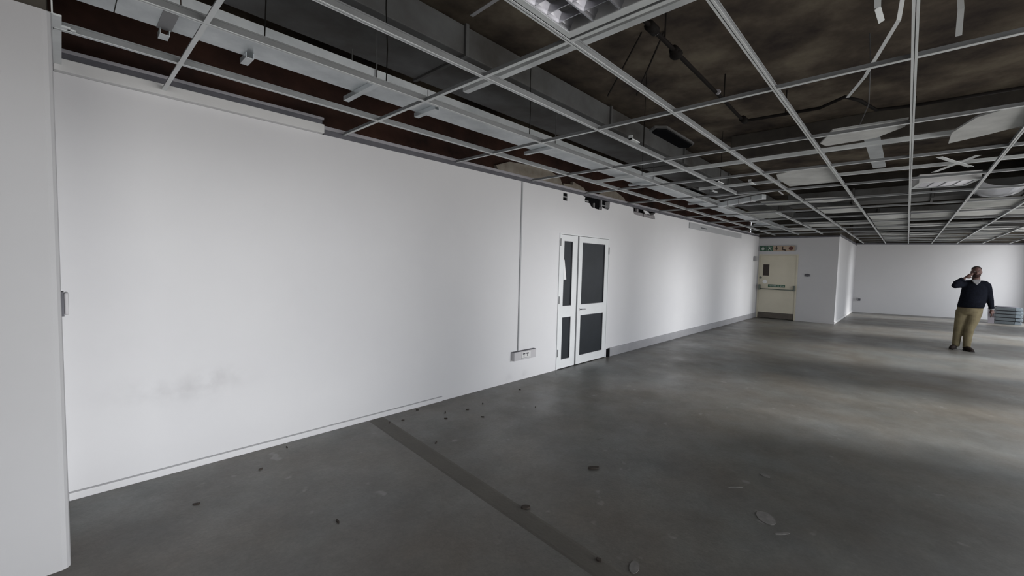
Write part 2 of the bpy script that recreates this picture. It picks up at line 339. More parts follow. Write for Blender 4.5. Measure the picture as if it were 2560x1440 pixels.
# ------------------------------------------------------------ suspended ceiling grid (one thing)
grid = thing('suspended_grid', (8, -4, H), 'suspended grey metal ceiling grid with its tiles removed, hanging over the room', 'ceiling grid')
MY = [-.631, -1.275, -1.879, -2.511, -3.151, -3.782, -4.408, -5.06, -5.69, -6.33]
CX = [-2.04, -.77, .506, 1.779, 3.07, 4.372, 5.655, 6.97, 8.26, 9.55, 10.95, 12.35, 13.75, 15.15, 16.5, 17.85, 19.2, 20.5]
def tee_mb(mb, L, axis, p):
    x, y, z = p
    if axis == 'x':
        mb.box(x, x+L, y-.0125, y+.0125, z, z+.0025).box(x, x+L, y-.0015, y+.0015, z, z+.036).box(x, x+L, y-.004, y+.004, z+.036, z+.044)
    else:
        mb.box(x-.0115, x+.0115, y, y-L, z-.0005, z+.002).box(x-.0015, x+.0015, y, y-L, z, z+.024).box(x-.003, x+.003, y, y-L, z+.024, z+.028)
    return mb
for i, y in enumerate(MY):
    xe = DX-.02 if y > -2.3 else 21.5 + (-y-2.3)*.24
    runs = [(-3, xe)]
    if i == 2: runs = [(-3, 6.97), (9.57, xe)]
    if i == 0: runs = [(.0, xe)]
    if i == 1: runs = [(.0, xe)]
    for a, b in runs:
        obj('main_tee', tee_mb(MB(), b-a, 'x', (a, y, H)), 'tee', grid)
src = {}
ys = [-.012] + MY
for x in CX:
    for j in range(len(ys)-1):
        y0, y1 = ys[j], ys[j+1]
        if x < .2 and j < 4: continue
        if x > DX-.1 and y0 > -2.3: continue
        if j == 0: y0 = wy(x)-.012
        L = abs(y1-y0)-.004
        if x < .6 and j in (): continue
        key = round(L, 3)
        if key not in src:
            o = obj('cross_tee', tee_mb(MB(), L, 'y', (x, y0-.002, H)), 'tee', grid); src[key] = (o, Vector(o['_base'])-Vector((x, y0, H)))
        else: o, off = src[key]; piece('cross_tee', o, Vector((x, y0, H))+off, grid)
# the cross tee ends of the broken bay
for x, y in ((1.475, -1.275), (.763, -1.275), (2.9, -1.275), (3.9, -1.879), (5.1, -1.275), (6.2, -3.782), (6.2, -1.879)):
    obj('hanger_wire', MB().tube([(x, y, H+.04), (x+.01, y+.004, 2.95), (x-.005, y, 3.2), (x, y, TOP-.003)], .0035, 6), 'black', grid)
for x, y, dx in ((3.62, -1.879, .0), (6.05, -1.879, .3), (6.35, -2.2, .26), (6.7, -1.6, .22)):
    obj('loose_clip', MB().box(x, x+.16+dx*.3, y-.02, y+.015, H+.05, H+.062).box(x, x+.01, y-.02, y+.015, H+.05, H+.09), 'tee', grid)

# ------------------------------------------------------------ overhead channels
for k, (x0, y0, x1, y1, z, w, lab) in enumerate((
        (2.10, -1.33, 2.03, -4.9, 2.85, .045, 'grey steel channel above the grid, directly behind the nearest louvred light'),
        (5.42, -.35, 5.30, -6.2, 2.80, .055, 'wide grey steel channel crossing above the grid just past the broken pale tile'),
        (7.05, -1.30, 7.0, -6.4, 2.84, .05, 'grey steel channel crossing above the grid beside the dangling light box'))):
    mb = MB(); mb.bar((x0, y0, z), (x1, y1, z), w, .004); mb.bar((x0-w/2, y0, z+.015), (x1-w/2, y1, z+.015), .004, .034); mb.bar((x0+w/2, y0, z+.015), (x1+w/2, y1, z+.015), .004, .034)
    tag(obj('support_channel', mb, 'tee'), lab, 'channel')

# ------------------------------------------------------------ cable trunking above the wall bays
tr = thing('cable_trunking', (4, -.83, 2.84), 'long galvanised steel cable trunking running above the grid along the white wall', 'trunking')
segs = [(-.55, .22), (.225, .455), (.46, 2.0), (2.005, 3.6), (3.605, 6.0), (6.005, 8.4), (8.405, 10.8), (10.805, 13.2), (13.205, 15.6)]
for a, b in segs:
    a_ = max(a, .0)
    mb = MB().box(a_, b, -.99, -.69, 2.85, 2.853).box(a_, b, -.693, -.69, 2.853, 2.93).box(a_, b, -.99, -.987, 2.853, 2.93).box(a_, b, -.705, -.69, 2.93, 2.933)
    obj('trunking_length', mb, 'galv', tr)
for x, ya, yb in ((.43, -.70, -.62), (.835, -.76, -.63), (1.555, -1.0, -.54), (2.12, -.95, -.66), (3.63, -1.0, -.58), (6.0, -1.0, -.62), (8.4, -1.0, -.62), (10.8, -1.0, -.62), (13.2, -1.0, -.62)):
    obj('bracket', MB().box(x-.022, x+.022, ya, yb, 2.815, 2.818).box(x-.022, x-.019, ya, yb, 2.818, 2.848).box(x+.019, x+.022, ya, yb, 2.818, 2.848), 'galv', tr)
for x in (1.555, 3.63, 6.0, 8.4):
    for y in (-.64, -1.005): obj('drop_rod', MB().tube([(x, y, 2.82), (x, y, 3.18)], .005, 6), 'cable', tr)
obj('joint_cover', MB().box(.395, .46, -.995, -.685, 2.846, 2.85), 'plasticd', tr)

# air ducts
d = thing('air_duct', (6, -.86, 3.2), 'dull grey sheet metal air duct running over the bays between trunking and middle of room', 'air duct')
for a in range(0, 7):
    x0 = .02+a*2.2
    obj('duct_section', MB().box(x0, x0+2.17, -1.20, -.52, 3.20, 3.42), 'duct', d, bevel=.006)
    obj('duct_flange', MB().box(x0+2.17, x0+2.2, -1.22, -.50, 3.185, 3.43), 'duct', d)
for k, (x0, x1, y0, y1, lab) in enumerate(((4.25, 5.1, -1.95, -1.76, 'black open duct mouth under the slab over the third bay'),
                                           (7.7, 8.4, -.62, -.95, 'black open duct mouth above the wall past the double door'))):
    t = thing('duct_mouth', ((x0+x1)/2, (y0+y1)/2, 3.0), lab, 'duct mouth')
    obj('collar', MB().prism([[(x0, y0), (x1-.1, y0), (x1, (y0+y1)/2), (x1-.1, y1), (x0, y1), (x0-.08, (y0+y1)/2)]], 3.0, 3.02, axis='z'), 'duct', t)
    obj('opening', MB().prism([[(x0+.03, y0+(.02 if y0<y1 else -.02)), (x1-.12, y0+(.02 if y0<y1 else -.02)), (x1-.03, (y0+y1)/2), (x1-.12, y1-(.02 if y0<y1 else -.02)), (x0+.03, y1-(.02 if y0<y1 else -.02)), (x0-.04, (y0+y1)/2)]], 2.985, 3.0, axis='z'), 'void', t)  # solid black plate stands for the shade inside the mouth
# concrete downstand beams belong to the structure
for i, x in enumerate((6.5, 10.6, 14.7, 18.8)):
    struct('trim_%d' % (13+i), MB().box(x, x+.38, WY, -1.9 if x < 15 else -2.3, 3.12, TOP), 'beam', bevel=.01)
struct('trim_17', MB().box(-4.9, 22.5, -5.6, -5.2, 3.12, TOP), 'beam', bevel=.01)
# extra cross ducts in the far void
for k, (x0, x1, y0, y1, z0, z1, lab) in enumerate((
        (9.9, 10.45, -2.0, -5.1, 2.86, 3.08, 'dull grey cross duct nearest the dangling light box'),
        (12.9, 13.5, -1.6, -6.6, 2.82, 3.06, 'dull grey cross duct over the middle distance'),
        (16.9, 17.6, -2.5, -6.6, 2.80, 3.05, 'dull grey cross duct furthest away, close to the far white wall'))):
    t = thing('air_duct', ((x0+x1)/2, (y0+y1)/2, z0), lab, 'air duct')
    n = 3
    for q in range(n):
        ya = y0+(y1-y0)*q/n; yb = y0+(y1-y0)*(q+1)/n
        obj('duct_section', MB().box(x0, x1, ya, yb+.03, z0, z1), 'duct', t, bevel=.006)
        obj('duct_flange', MB().box(x0-.02, x1+.02, yb, yb+.03, z0-.02, z1+.02), 'duct', t)

# ------------------------------------------------------------ louvred lights
def troffer(x0, x1, y0, y1, z, label, tubes=True):
    t = thing('louvred_light', ((x0+x1)/2, (y0+y1)/2, z), label, 'ceiling light')
    obj('frame', MB().box(x0, x1, y0, y0+.03, z, z+.004).box(x0, x1, y1-.03, y1, z, z+.004).box(x0, x0+.045, y0+.03, y1-.03, z, z+.004).box(x1-.045, x1, y0+.03, y1-.03, z, z+.004), 'tee', t)
    obj('housing', MB().box(x0, x1, y0, y0+.004, z+.004, z+.10).box(x0, x1, y1-.004, y1, z+.004, z+.10).box(x0, x0+.004, y0, y1, z+.004, z+.10).box(x1-.004, x1, y0, y1, z+.004, z+.10).box(x0, x1, y0, y1, z+.10, z+.104), 'white', t)
    n = 4; ya, yb = y0+.03, y1-.03
    for k in range(n+1):
        y = ya+(yb-ya)*k/n; w = .026
        prof = [(y-.004, z+.002), (y+.004, z+.002), (y+.010, z+.018), (y+w, z+.045), (y-w, z+.045), (y-.010, z+.018)]
        if k == 0: prof = [(y, z+.002), (y+.004, z+.002), (y+.010, z+.018), (y+w, z+.045), (y, z+.045)]
        if k == n: prof = [(y-.004, z+.002), (y, z+.002), (y, z+.045), (y-w, z+.045), (y-.010, z+.018)]
        obj('reflector', MB().prism([prof], x0+.045, x1-.045, axis='x'), 'mirror', t, smooth=False)
    nb = 13; src = None
    for k in range(1, nb):
        x = x0+.045+(x1-x0-.09)*k/nb
        prof = [(x-.002, z+.006), (x+.002, z+.006), (x+.007, z+.044), (x-.007, z+.044)]
        if src is None: src = obj('cross_blade', MB().prism([prof], ya, yb, axis='y'), 'mirror', t); sx = x; sb = Vector(src['_base'])
        else: piece('cross_blade', src, sb+Vector((x-sx, 0, 0)), t)
    for k in range(n):
        y = ya+(yb-ya)*(k+.5)/n
        obj('tube', MB().tube([(x0+.03, y, z+.07), (x1-.03, y, z+.07)], .013, 8), 'plastic', t, smooth=True)
    return t
troffer(.53, 1.755, -3.137, -2.526, 2.7045, 'louvred ceiling light with bright aluminium cells, nearest the camera')
t2 = troffer(7.45, 8.2, -4.36, -3.82, 2.74, 'distant louvred ceiling light glinting above the grid, left of the bent reflector')
t2.rotation_euler = (0, math.radians(-3), math.radians(6))
mb = MB()
for k in range(12):
    a0, a1 = math.pi*k/12, math.pi*(k+1)/12; R_ = .26
    p = [(-4.72+R_*math.cos(a), 2.86-.12*math.sin(a)) for a in (a0, a1)]
    mb.add([(x, yy, zz+dz) for x in (8.35, 9.5) for yy, zz in p for dz in (0, .004)], [(0, 2, 6, 4), (1, 5, 7, 3), (0, 4, 5, 1), (2, 3, 7, 6), (0, 1, 3, 2), (4, 6, 7, 5)])
tag(obj('bent_reflector', mb, 'mirror'), 'bent shiny metal light reflector lying above the far grid', 'reflector')
# dangling light box
t = thing('dangling_light_box', (7.75, -1.9, 2.70), 'grey batten light box hanging askew through the grid with a bent bracket', 'ceiling light')
obj('body', MB().bar((7.95, -1.34, 2.70), (7.62, -2.1, 2.735), .10, .075), 'galv', t, bevel=.004)
for q in range(3): obj('seam', MB().bar((7.87-.09*q, -1.52-.2*q, 2.70+.009*q), (7.865-.09*q, -1.53-.2*q, 2.70+.009*q), .104, .079), 'plasticd', t)
obj('bracket', MB().bar((7.62, -2.1, 2.80), (7.55, -2.30, 2.80), .02, .01).bar((7.55, -2.30, 2.80), (7.60, -2.36, 2.74), .02, .012), 'white', t)
obj('rail', MB().bar((7.95, -1.30, 2.785), (7.58, -2.2, 2.81), .03, .02), 'tee', t)

# ------------------------------------------------------------ broken and leftover tiles
def tile(poly, z, label, group=None, m='tile', tilt=None, th=.014):
    o = obj('loose_tile', MB().prism([poly], z, z+th, axis='z'), m)
    if tilt: o.rotation_euler = tilt
    return tag(o, label, 'ceiling tile', group)
tile([(4.78, -3.17), (4.40, -3.30), (4.41, -3.76), (4.62, -3.74), (4.86, -3.55), (4.90, -3.2)], 2.745, 'pale ceiling tile with a diagonal broken edge, left of the long centre tee')
tile([(5.44, -4.02), (5.05, -4.02), (4.66, -4.13), (4.44, -4.38), (4.42, -5.02), (4.70, -5.03), (5.12, -4.42), (5.30, -4.22)], 2.745, 'largest pale torn ceiling tile, up by the right edge of the view')
tile([(6.3, -2.54), (6.02, -2.58), (5.90, -2.75), (5.90, -3.12), (6.55, -3.13), (6.92, -3.10), (6.94, -2.56)], 2.745, 'pale ceiling tile with rounded torn corner, grey smudge and ragged front edge', tilt=(0, 0, 0))
ORD = ['first', 'second', 'third', 'fourth', 'fifth', 'sixth', 'seventh', 'eighth', 'ninth', 'tenth', 'eleventh', 'twelfth', 'thirteenth', 'fourteenth', 'fifteenth']
r = random.Random(3); cells = set()
tries = 0
while len(cells) < 36 and tries < 900:
    tries += 1
    i = r.randrange(8, 17); j = r.randrange(1, 9)
    if (i, j) in cells: continue
    if CX[i] > 14 and MY[j] > -2.6: continue
    if (i in (7, 8) and j in (1, 5, 6)): continue
    cells.add((i, j)); x0, x1 = CX[i]+.02, CX[i+1]-.02; y0, y1 = MY[j]-.02, MY[j+1]+.02
    if r.random() < .6: x1 = x0+(x1-x0)*r.uniform(.35, .9)
    c = r.uniform(.05, .3)
    tile([(x0, y0), (x1-c*.5, y0), (x1, y0-c), (x1-c*r.random(), y1), (x0+r.uniform(0, .2), y1)], 2.745, '%s tile, %s grid column from the white wall, %s row past the dangling light box' % ('dusty' if r.random() < .0 else 'leftover', ORD[j+1], ORD[i-8]), 'leftover tiles on the far grid', m='tile2' if r.random() < .6 else 'tile', th=.012)
# straps, strips and offcuts hanging in the void
def strip(pts, w, label, m='tee', up=(1, 0, 0), name='hanging_strap'):
    mb = MB()
    for a, b in zip(pts, pts[1:]): mb.bar(a, b, w, .003, up)
    return tag(obj(name, mb, m), label, 'strap')
strip([(3.15, -3.60, TOP), (3.29, -3.605, 3.12), (3.42, -3.62, 3.09)], .03, 'straight pale hanger strap dangling at the top edge of the view')
strip([(3.9, -3.95, TOP), (3.89, -3.97, 3.24), (3.9, -3.97, 3.08)], .03, 'pale hanger strap with a pointed top to the right of the long centre tee')
strip([(3.55, -3.72, TOP), (3.62, -3.69, 3.16), (3.99, -3.56, 3.08), (4.20, -3.50, 3.06), (4.64, -3.36, 3.07)], .024, 'long bent pale strap hanging diagonally beside the black pipe', up=(0, 0, 1))
strip([(5.0, -3.50, 2.86), (6.8, -3.50, 2.85)], .12, 'broad greenish grey metal strip lying lengthwise above the grid', m='galv', up=(0, 0, 1), name='metal_strip')
strip([(6.24, -3.99, 2.79), (7.0, -4.27, 2.79)], .05, 'pale metal offcut crossing on top of another, lower of the crossed pair', up=(0, 0, 1), name='metal_strip')
strip([(7.2, -3.98, 2.80), (6.42, -4.28, 2.80)], .05, 'pale metal offcut lying crosswise, upper of the crossed pair', up=(0, 0, 1), name='metal_strip')
strip([(2.12, -1.36, 3.40), (2.10, -1.72, 3.40)], .03, 'short grey rod fixed under the slab, upper left of the nearest light', m='plasticd', up=(0, 0, 1), name='fixing_rail')
t = thing('fixing_bracket', (3.3, -1.75, 3.2), 'thin dark forked bracket hanging from the slab behind the second bay', 'bracket')
obj('leg', MB().bar((3.22, -2.16, TOP), (3.12, -1.93, 2.98), .02, .006), 'black', t)
obj('leg', MB().bar((3.32, -2.30, TOP), (3.25, -2.12, 2.98), .03, .006), 'black', t)
# black pipe with couplings
pz = 3.2
pp = [(2.3, -2.47, pz), (2.782, -2.46, pz), (3.203, -2.454, pz), (4.2, -2.44, pz), (5.06, -2.42, pz), (5.15, -2.46, pz), (5.20, -3.09, pz), (5.04, -3.30, pz+.01), (5.2, -3.40, pz), (5.60, -3.50, pz), (5.67, -3.76, pz), (5.7, -4.5, pz)]
t = thing('sprinkler_pipe', (3.2, -2.45, pz), 'thin black iron pipe with couplings bending beneath the dirty slab', 'pipe')
obj('pipe', MB().tube(pp, .016, 8), 'black', t, smooth=True)
for (x, y) in ((2.782, -2.46), (3.203, -2.454), (5.10, -2.43)):
    obj('coupling', MB().tube([(x-.05, y, pz), (x+.05, y, pz)], .034, 10), 'black', t, smooth=True)
obj('valve', MB().ball((3.203, -2.454, pz-.02), .05, .045, .035), 'black', t, smooth=True)
for x in (2.83, 4.15): obj('pipe_clip', MB().tube([(x, -2.457, pz), (x+.02, -2.457, pz)], .024, 8), 'triml', t)
for x, y in ((3.0, -2.455), (4.4, -2.436), (5.19, -2.8)): obj('drop_rod', MB().tube([(x, y, pz), (x, y, TOP-.003)], .006, 6), 'black', t)
tag(obj('loose_cable', MB().tube([(1.45, -1.35, 3.44), (1.35, -1.5, 3.34), (1.15, -1.35, 3.36), (1.0, -1.4, 3.44)], .006, 6), 'cable'), 'loose grey cable looping above the trunking at the upper left', 'cable')
tag(obj('loose_cable', MB().tube([(4.35, -3.5, 3.44), (4.3, -3.52, 3.2), (4.7, -3.5, 3.0), (4.95, -3.42, 2.87)], .004, 6), 'cable'), 'thin pale cable trailing down behind the long bent strap', 'cable')

# ------------------------------------------------------------ double door in the long wall
dr = thing('door_1', (5.72, wy(5.72), 0), kind='structure')
def P(name, mb, m, par=dr, **k): return obj(name, mb, m, par, shear=True, **k)
P('door_frame', MB().box(5.03, 5.046, -.012, .08, 0, 2.05).box(6.40, 6.415, -.012, .08, 0, 2.05).box(5.046, 6.40, -.012, .08, 2.036, 2.05), 'alu')
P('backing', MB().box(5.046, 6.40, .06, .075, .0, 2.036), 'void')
def leaf(x0, x1, px0, px1):
    z0, z1 = .012, 2.03; y0, y1 = -.008, .032
    mb = MB().box(x0, px0, y0, y1, z0, z1).box(px1, x1, y0, y1, z0, z1)
    for a, b in ((z0, .145), (.79, .96), (1.94, z1)): mb.box(px0, px1, y0, y1, a, b)
    l = P('door_leaf', mb, 'alu')
    for a, b in ((.145, .79), (.96, 1.94)):
        P('bead', MB().box(px0, px0+.008, y0+.004, .02, a, b).box(px1-.008, px1, y0+.004, .02, a, b).box(px0+.008, px1-.008, y0+.004, .02, a, a+.008).box(px0+.008, px1-.008, y0+.004, .02, b-.008, b), 'dark', l)
        P('pane', MB().box(px0+.008, px1-.008, .008, .014, a+.008, b-.008), 'pane', l)
    return l
l1 = leaf(5.048, 5.488, 5.142, 5.360); l2 = leaf(5.528, 6.398, 5.622, 6.290)
P('meeting_strip', MB().box(5.488, 5.528, .015, .03, .012, 2.03), 'dark')
h = P('handle', MB().box(5.575, 5.625, -.018, -.008, .86, .91), 'alu', l2); h['label'] = 'aluminium lever handle'
P('lever', MB().box(5.59, 5.605, -.05, -.018, .878, .893), 'dark', h).parent = h
bpy.data.objects[h.name].children[0].location = Vector((5.5975, -.034+wy(5.5975), .878)) - base_of(h)
P('lever_arm', MB().box(5.60, 5.70, -.052, -.040, .878, .893), 'plasticd', l2)
for z in (1.86, 1.0, .2):
    P('hinge', MB().tube([(5.044, -.018, z), (5.044, -.018, z+.11)], .008, 8), 'plasticd')
P('hinge', MB().tube([(6.402, -.018, 1.78), (6.402, -.018, 1.9)], .008, 8), 'plasticd')
pg = obj('bright_gap_slip', MB().prism([[(5.150, 1.36), (5.225, 1.362), (5.168, 1.66), (5.152, 1.66)]], -.0, .004), 'paper', shear=True)  # white slip stands for light through an uncovered bit of pane
tag(pg, 'white slip painted as a lit gap in the narrow leaf of the double door', 'paper')

# ------------------------------------------------------------ small wall fittings
t = thing('power_socket_box', (4.28, wy(4.28), .29), 'grey-white surface power socket box low on the wall left of the double door', 'socket')
obj('body', MB().box(4.06, 4.50, -.055, -.001, .29, .405), 'plastic', t, bevel=.004, shear=True)
obj('lid_line', MB().box(4.058, 4.502, -.052, -.004, .405, .409), 'dark', t, shear=True)
sp = obj('socket_plate', MB().box(4.20, 4.38, -.060, -.055, .305, .392), 'white', t, shear=True)
for x in (4.245, 4.315):
    obj('socket_holes', MB().box(x-.022, x+.022, -.063, -.060, .362, .378).box(x-.005, x+.005, -.063, -.060, .33, .362), 'dark', sp, shear=True)
obj('plate_edge', MB().box(4.20, 4.36, -.062, -.060, .310, .316), 'plasticd', sp, shear=True)
tag(obj('wall_conduit', MB().box(4.172, 4.192, -.014, -.0005, .41, 2.665), 'panelg', shear=True), 'thin grey vertical conduit rising from the socket box to the ceiling', 'conduit')
t = thing('column_switch', (.0, -.74, 1.265), 'small white switch with dark edge on the side of the near column', 'switch')
obj('back_box', MB().box(-.005, .004, -.80, -.70, 1.265, 1.385), 'trimdark', t)
obj('cover', MB().box(.004, .020, -.79, -.68, 1.27, 1.38), 'plastic', t, bevel=.006)
t = thing('wall_panel', (11.85, wy(11.85), 2.49), 'long flat grey panel high on the white wall beyond the double door', 'panel')
obj('plate', MB().box(9.86, 13.85, -.018, -.001, 2.495, 2.63), 'panelg', t, bevel=.004, shear=True)
obj('slot', MB().box(10.55, 10.95, -.021, -.018, 2.545, 2.57), 'dark', t, shear=True)
tag(obj('alarm_box', MB().box(15.30, 15.50, -.07, -.001, 1.86, 2.02), 'plasticd', shear=True, bevel=.01), 'small grey alarm box on the long wall beside the exit door', 'alarm box')

# ------------------------------------------------------------ exit door, signs
dd = thing('door_2', (DX, -.71, 0), kind='structure')
obj('door_frame', MB().box(DX-.015, DX+.12, -.20, -.235, 0, 2.095).box(DX-.015, DX+.12, -1.255, -1.295, 0, 2.095).box(DX-.015, DX+.12, -.235, -1.255, 2.055, 2.095), 'cream', dd)
obj('backing', MB().box(DX+.06, DX+.12, -.19, -1.31, 0, 2.10), 'void', dd)  # dark sheet added to stop outside light leaking under the leaf
dl = obj('door_leaf', MB().box(DX+.005, DX+.05, -.238, -1.252, .015, 1.40).box(DX+.005, DX+.05, -.238, -1.252, 1.765, 2.052).box(DX+.005, DX+.05, -.238, -.33, 1.40, 1.765).box(DX+.005, DX+.05, -.51, -1.252, 1.40, 1.765), 'cream', dd)
obj('vision_pane', MB().box(DX+.02, DX+.026, -.33, -.51, 1.40, 1.765), 'signblack', dl, label='dark brown vision pane')
obj('kick_plate', MB().box(DX-.001, DX+.005, -.245, -1.245, .015, .20), 'kick', dl)
pb = obj('push_bar', MB().tube([(DX-.07, -.27, .965), (DX-.07, -1.24, .955)], .014, 8), 'bar', dl, smooth=True)
for y in (-.265, -1.235): obj('bar_bracket', MB().box(DX-.09, DX+.004, y-.025, y+.025, .93, 1.10), 'bar', pb, bevel=.006)
gs = obj('push_sign', MB().box(DX, DX+.005, -.50, -.98, 1.03, 1.115), 'green', dl, label='green strip sign with pale lettering')
tx = MB(); y = -.53
rr = random.Random(5)
for k, ch in enumerate('PUSH BAR TO OPEN'):
    if ch != ' ':
        tx.box(DX-.003, DX, y, y-.004, 1.055, 1.09)
        if ch in 'PRBOE': tx.box(DX-.003, DX, y-.004, y-.017, 1.086, 1.09)
        if ch in 'PRBHAESN': tx.box(DX-.003, DX, y-.004, y-.015, 1.071, 1.075)
        if ch in 'OUBES': tx.box(DX-.003, DX, y-.004, y-.017, 1.055, 1.059)
        if ch in 'OUHRABN': tx.box(DX-.003, DX, y-.015, y-.019, 1.055, 1.088)
    y -= .026
obj('lettering', tx, 'signwhite', gs)
obj('notice', MB().prism([[(-.40+.065*math.cos(a*math.pi/8), 1.20+.065*math.sin(a*math.pi/8)) for a in range(16)]], DX+.001, DX+.005, axis='x'), 'paper', dl, label='round white notice')
obj('lock', MB().tube([(DX-.02, -.275, 1.33), (DX+.005, -.275, 1.33)], .035, 12), 'bar', dl)
# pictogram sign strip
t = thing('exit_sign_strip', (DX, -.71, 2.195), 'long exit sign strip of green and cream pictogram blocks above the cream door', 'sign')
SX = DX-.03
obj('backing', MB().prism([[(-.17, 2.215), (-.20, 2.195), (-1.19, 2.195), (-1.23, 2.23), (-1.24, 2.29), (-1.22, 2.36), (-1.19, 2.375), (-.20, 2.375), (-.17, 2.355)]], SX, DX-.001, axis='x'), 'plasticd', t)
def blk(name, a, b, m): return obj(name, MB().box(SX-.006, SX, a, b, 2.205, 2.367), m, t)
g1 = blk('green_block', -.215, -.395, 'green'); g2 = blk('green_block', -.405, -.585, 'green')
c1 = blk('cream_block', -.595, -.80, 'signcream'); c2 = blk('cream_block', -.80, -1.0, 'signcream'); c3 = blk('cream_block', -1.0, -1.18, 'signcream')
X0, X1 = SX-.009, SX-.006
def pic(par, polys, m):
    mb = MB()
    for p in polys: mb.prism([p], X0, X1, axis='x')
    obj('pictogram', mb, m, par)
def circ(cy, cz, r, n=16, a0=0, a1=360): return [(cy+r*math.cos(math.radians(a0+(a1-a0)*k/n)), cz+r*math.sin(math.radians(a0+(a1-a0)*k/n))) for k in range(n)]
pic(g1, [circ(-.305, 2.272, .045), [(-.275, 2.30), (-.335, 2.30), (-.305, 2.357)]], 'signwhite')
pic(g2, [circ(-.475, 2.34, .014, 10), [(-.46, 2.325), (-.50, 2.32), (-.52, 2.28), (-.48, 2.27)], [(-.49, 2.28), (-.51, 2.28), (-.555, 2.225), (-.54, 2.215)], [(-.48, 2.28), (-.49, 2.27), (-.46, 2.22), (-.445, 2.225)], [(-.50, 2.32), (-.505, 2.305), (-.55, 2.315), (-.548, 2.325)]], 'signwhite')
pic(c1, [[(-.675, 2.355), (-.705, 2.355), (-.705, 2.27), (-.675, 2.27)], [(-.645, 2.285), (-.735, 2.285), (-.69, 2.215)]], 'signblack')
pic(c2, [[(-.85, 2.345), (-.875, 2.345), (-.875, 2.225), (-.85, 2.225)], [(-.875, 2.26), (-.875, 2.225), (-.95, 2.205), (-.96, 2.225), (-.92, 2.262)]], 'signblack')
pic(c3, [circ(-1.085, 2.285, .062, 20)], 'signred')
t = thing('wall_sounder', (DX, -1.555, 1.40), 'grey oval wall sounder to the right of the exit door', 'alarm')
obj('base', MB().box(DX-.012, DX-.001, -1.475, -1.635, 1.41, 1.49), 'plasticd', t, bevel=.01)
obj('dome', MB().ball((DX-.02, -1.555, 1.45), .035, .07, .045), 'dark', t, smooth=True)
t = thing('far_wall_box', (21.45, -2.46, .45), 'small dark junction box low in the corner of the far wall', 'junction box')
obj('box', MB().box(21.42, 21.50, -2.42, -2.53, .46, .55), 'trimdark', t, bevel=.006)
obj('lid', MB().box(21.415, 21.42, -2.40, -2.46, .49, .58), 'plasticd', t)

# ------------------------------------------------------------ stack against the far wall
for k in range(5):
    z = .004+k*.112
    lab = ['lowest', 'second from the bottom', 'middle', 'second from the top', 'topmost'][k] + ' blue-grey panel in the stack against the far wall'
    t = thing('stacked_panel', (21.35, -6.38, z), lab, 'panel', 'stack of panels by the far wall')
    dy = .012*(k % 2)
    obj('panel_face', MB().box(21.1, 21.7, -6.02-dy, -6.44-dy, z, z+.085), 'bluegrey', t, bevel=.004)
    obj('panel_end', MB().box(21.095, 21.7, -6.445-dy, -6.60-dy, z, z+.085), 'bluelite', t, bevel=.004)
    obj('gap_shade', MB().box(21.14, 21.7, -6.05, -6.57, z+.085, z+.111), 'dark', t)  # dark filler stands for the shadow in the gap between panels
tag(obj('leaning_board', MB().add([(21.0, -5.86, 0), (21.0, -6.0, 0), (21.3, -6.0, .50), (21.3, -5.86, .50), (21.03, -5.86, 0), (21.03, -6.0, 0), (21.33, -6.0, .50), (21.33, -5.86, .50)], [(0,1,2,3),(4,7,6,5),(0,4,5,1),(1,5,6,2),(2,6,7,3),(3,7,4,0)]), 'sheet'), 'narrow pinkish grey board leaning beside the stacked panels', 'board')

# ------------------------------------------------------------ debris on the floor
deb = [(2.80, -2.12, 'dark thin sliver of debris alone on the open floor', .10, .025), (2.02, -2.10, 'dark crumb lying on the filled strip midway', .07, .03), (1.93, -2.70, 'dark pebble on the filled strip near the bottom edge', .03, .03)]
for k, (x, y, lab, L, w) in enumerate(deb):
    rr = random.Random(k); n = 9
    pts = [(x+L/2*math.cos(a)*rr.uniform(.8, 1.1)*.7+L*.2*math.sin(a), y+w/2*math.sin(a)*rr.uniform(.7, 1.2)-L*.3*math.cos(a)) for a in [2*math.pi*i/n for i in range(n)]]
    tag(obj('debris_chip', MB().prism([pts], 0.002, .012, axis='z'), 'debris', bevel=.002), lab, 'debris')
rr = random.Random(11)
def across(p):
    d = Vector((p[0], p[1], 0))-cam.location; return d.dot(S)/d.dot(F)
for q_, (x, y) in enumerate(sorted(((2.15, -.22), (2.28, -.25), (2.72, -.36), (2.62, -.50), (2.92, -.72), (3.2, -.42), (3.55, -.9), (2.95, -.45), (.98, -.38), (.55, -.6), (1.25, -.12), (2.55, -.1), (2.2, -.9), (3.9, -.35), (1.1, -1.4)), key=across)):
    L = rr.uniform(.03, .055); w = rr.uniform(.008, .016); th = rr.uniform(0, 3)
    pts = [(x+math.cos(th)*L/2*math.cos(a)-math.sin(th)*w/2*math.sin(a), y+math.sin(th)*L/2*math.cos(a)+math.cos(th)*w/2*math.sin(a)) for a in [2*math.pi*i/7+rr.uniform(-.2, .2) for i in range(7)]]
    tag(obj('debris_chip', MB().prism([pts], 0.0, .008, axis='z'), 'debris'), 'small dark debris chip near the foot of the white wall, %s from the left' % ORD[q_], 'debris', 'chips of debris along the wall')
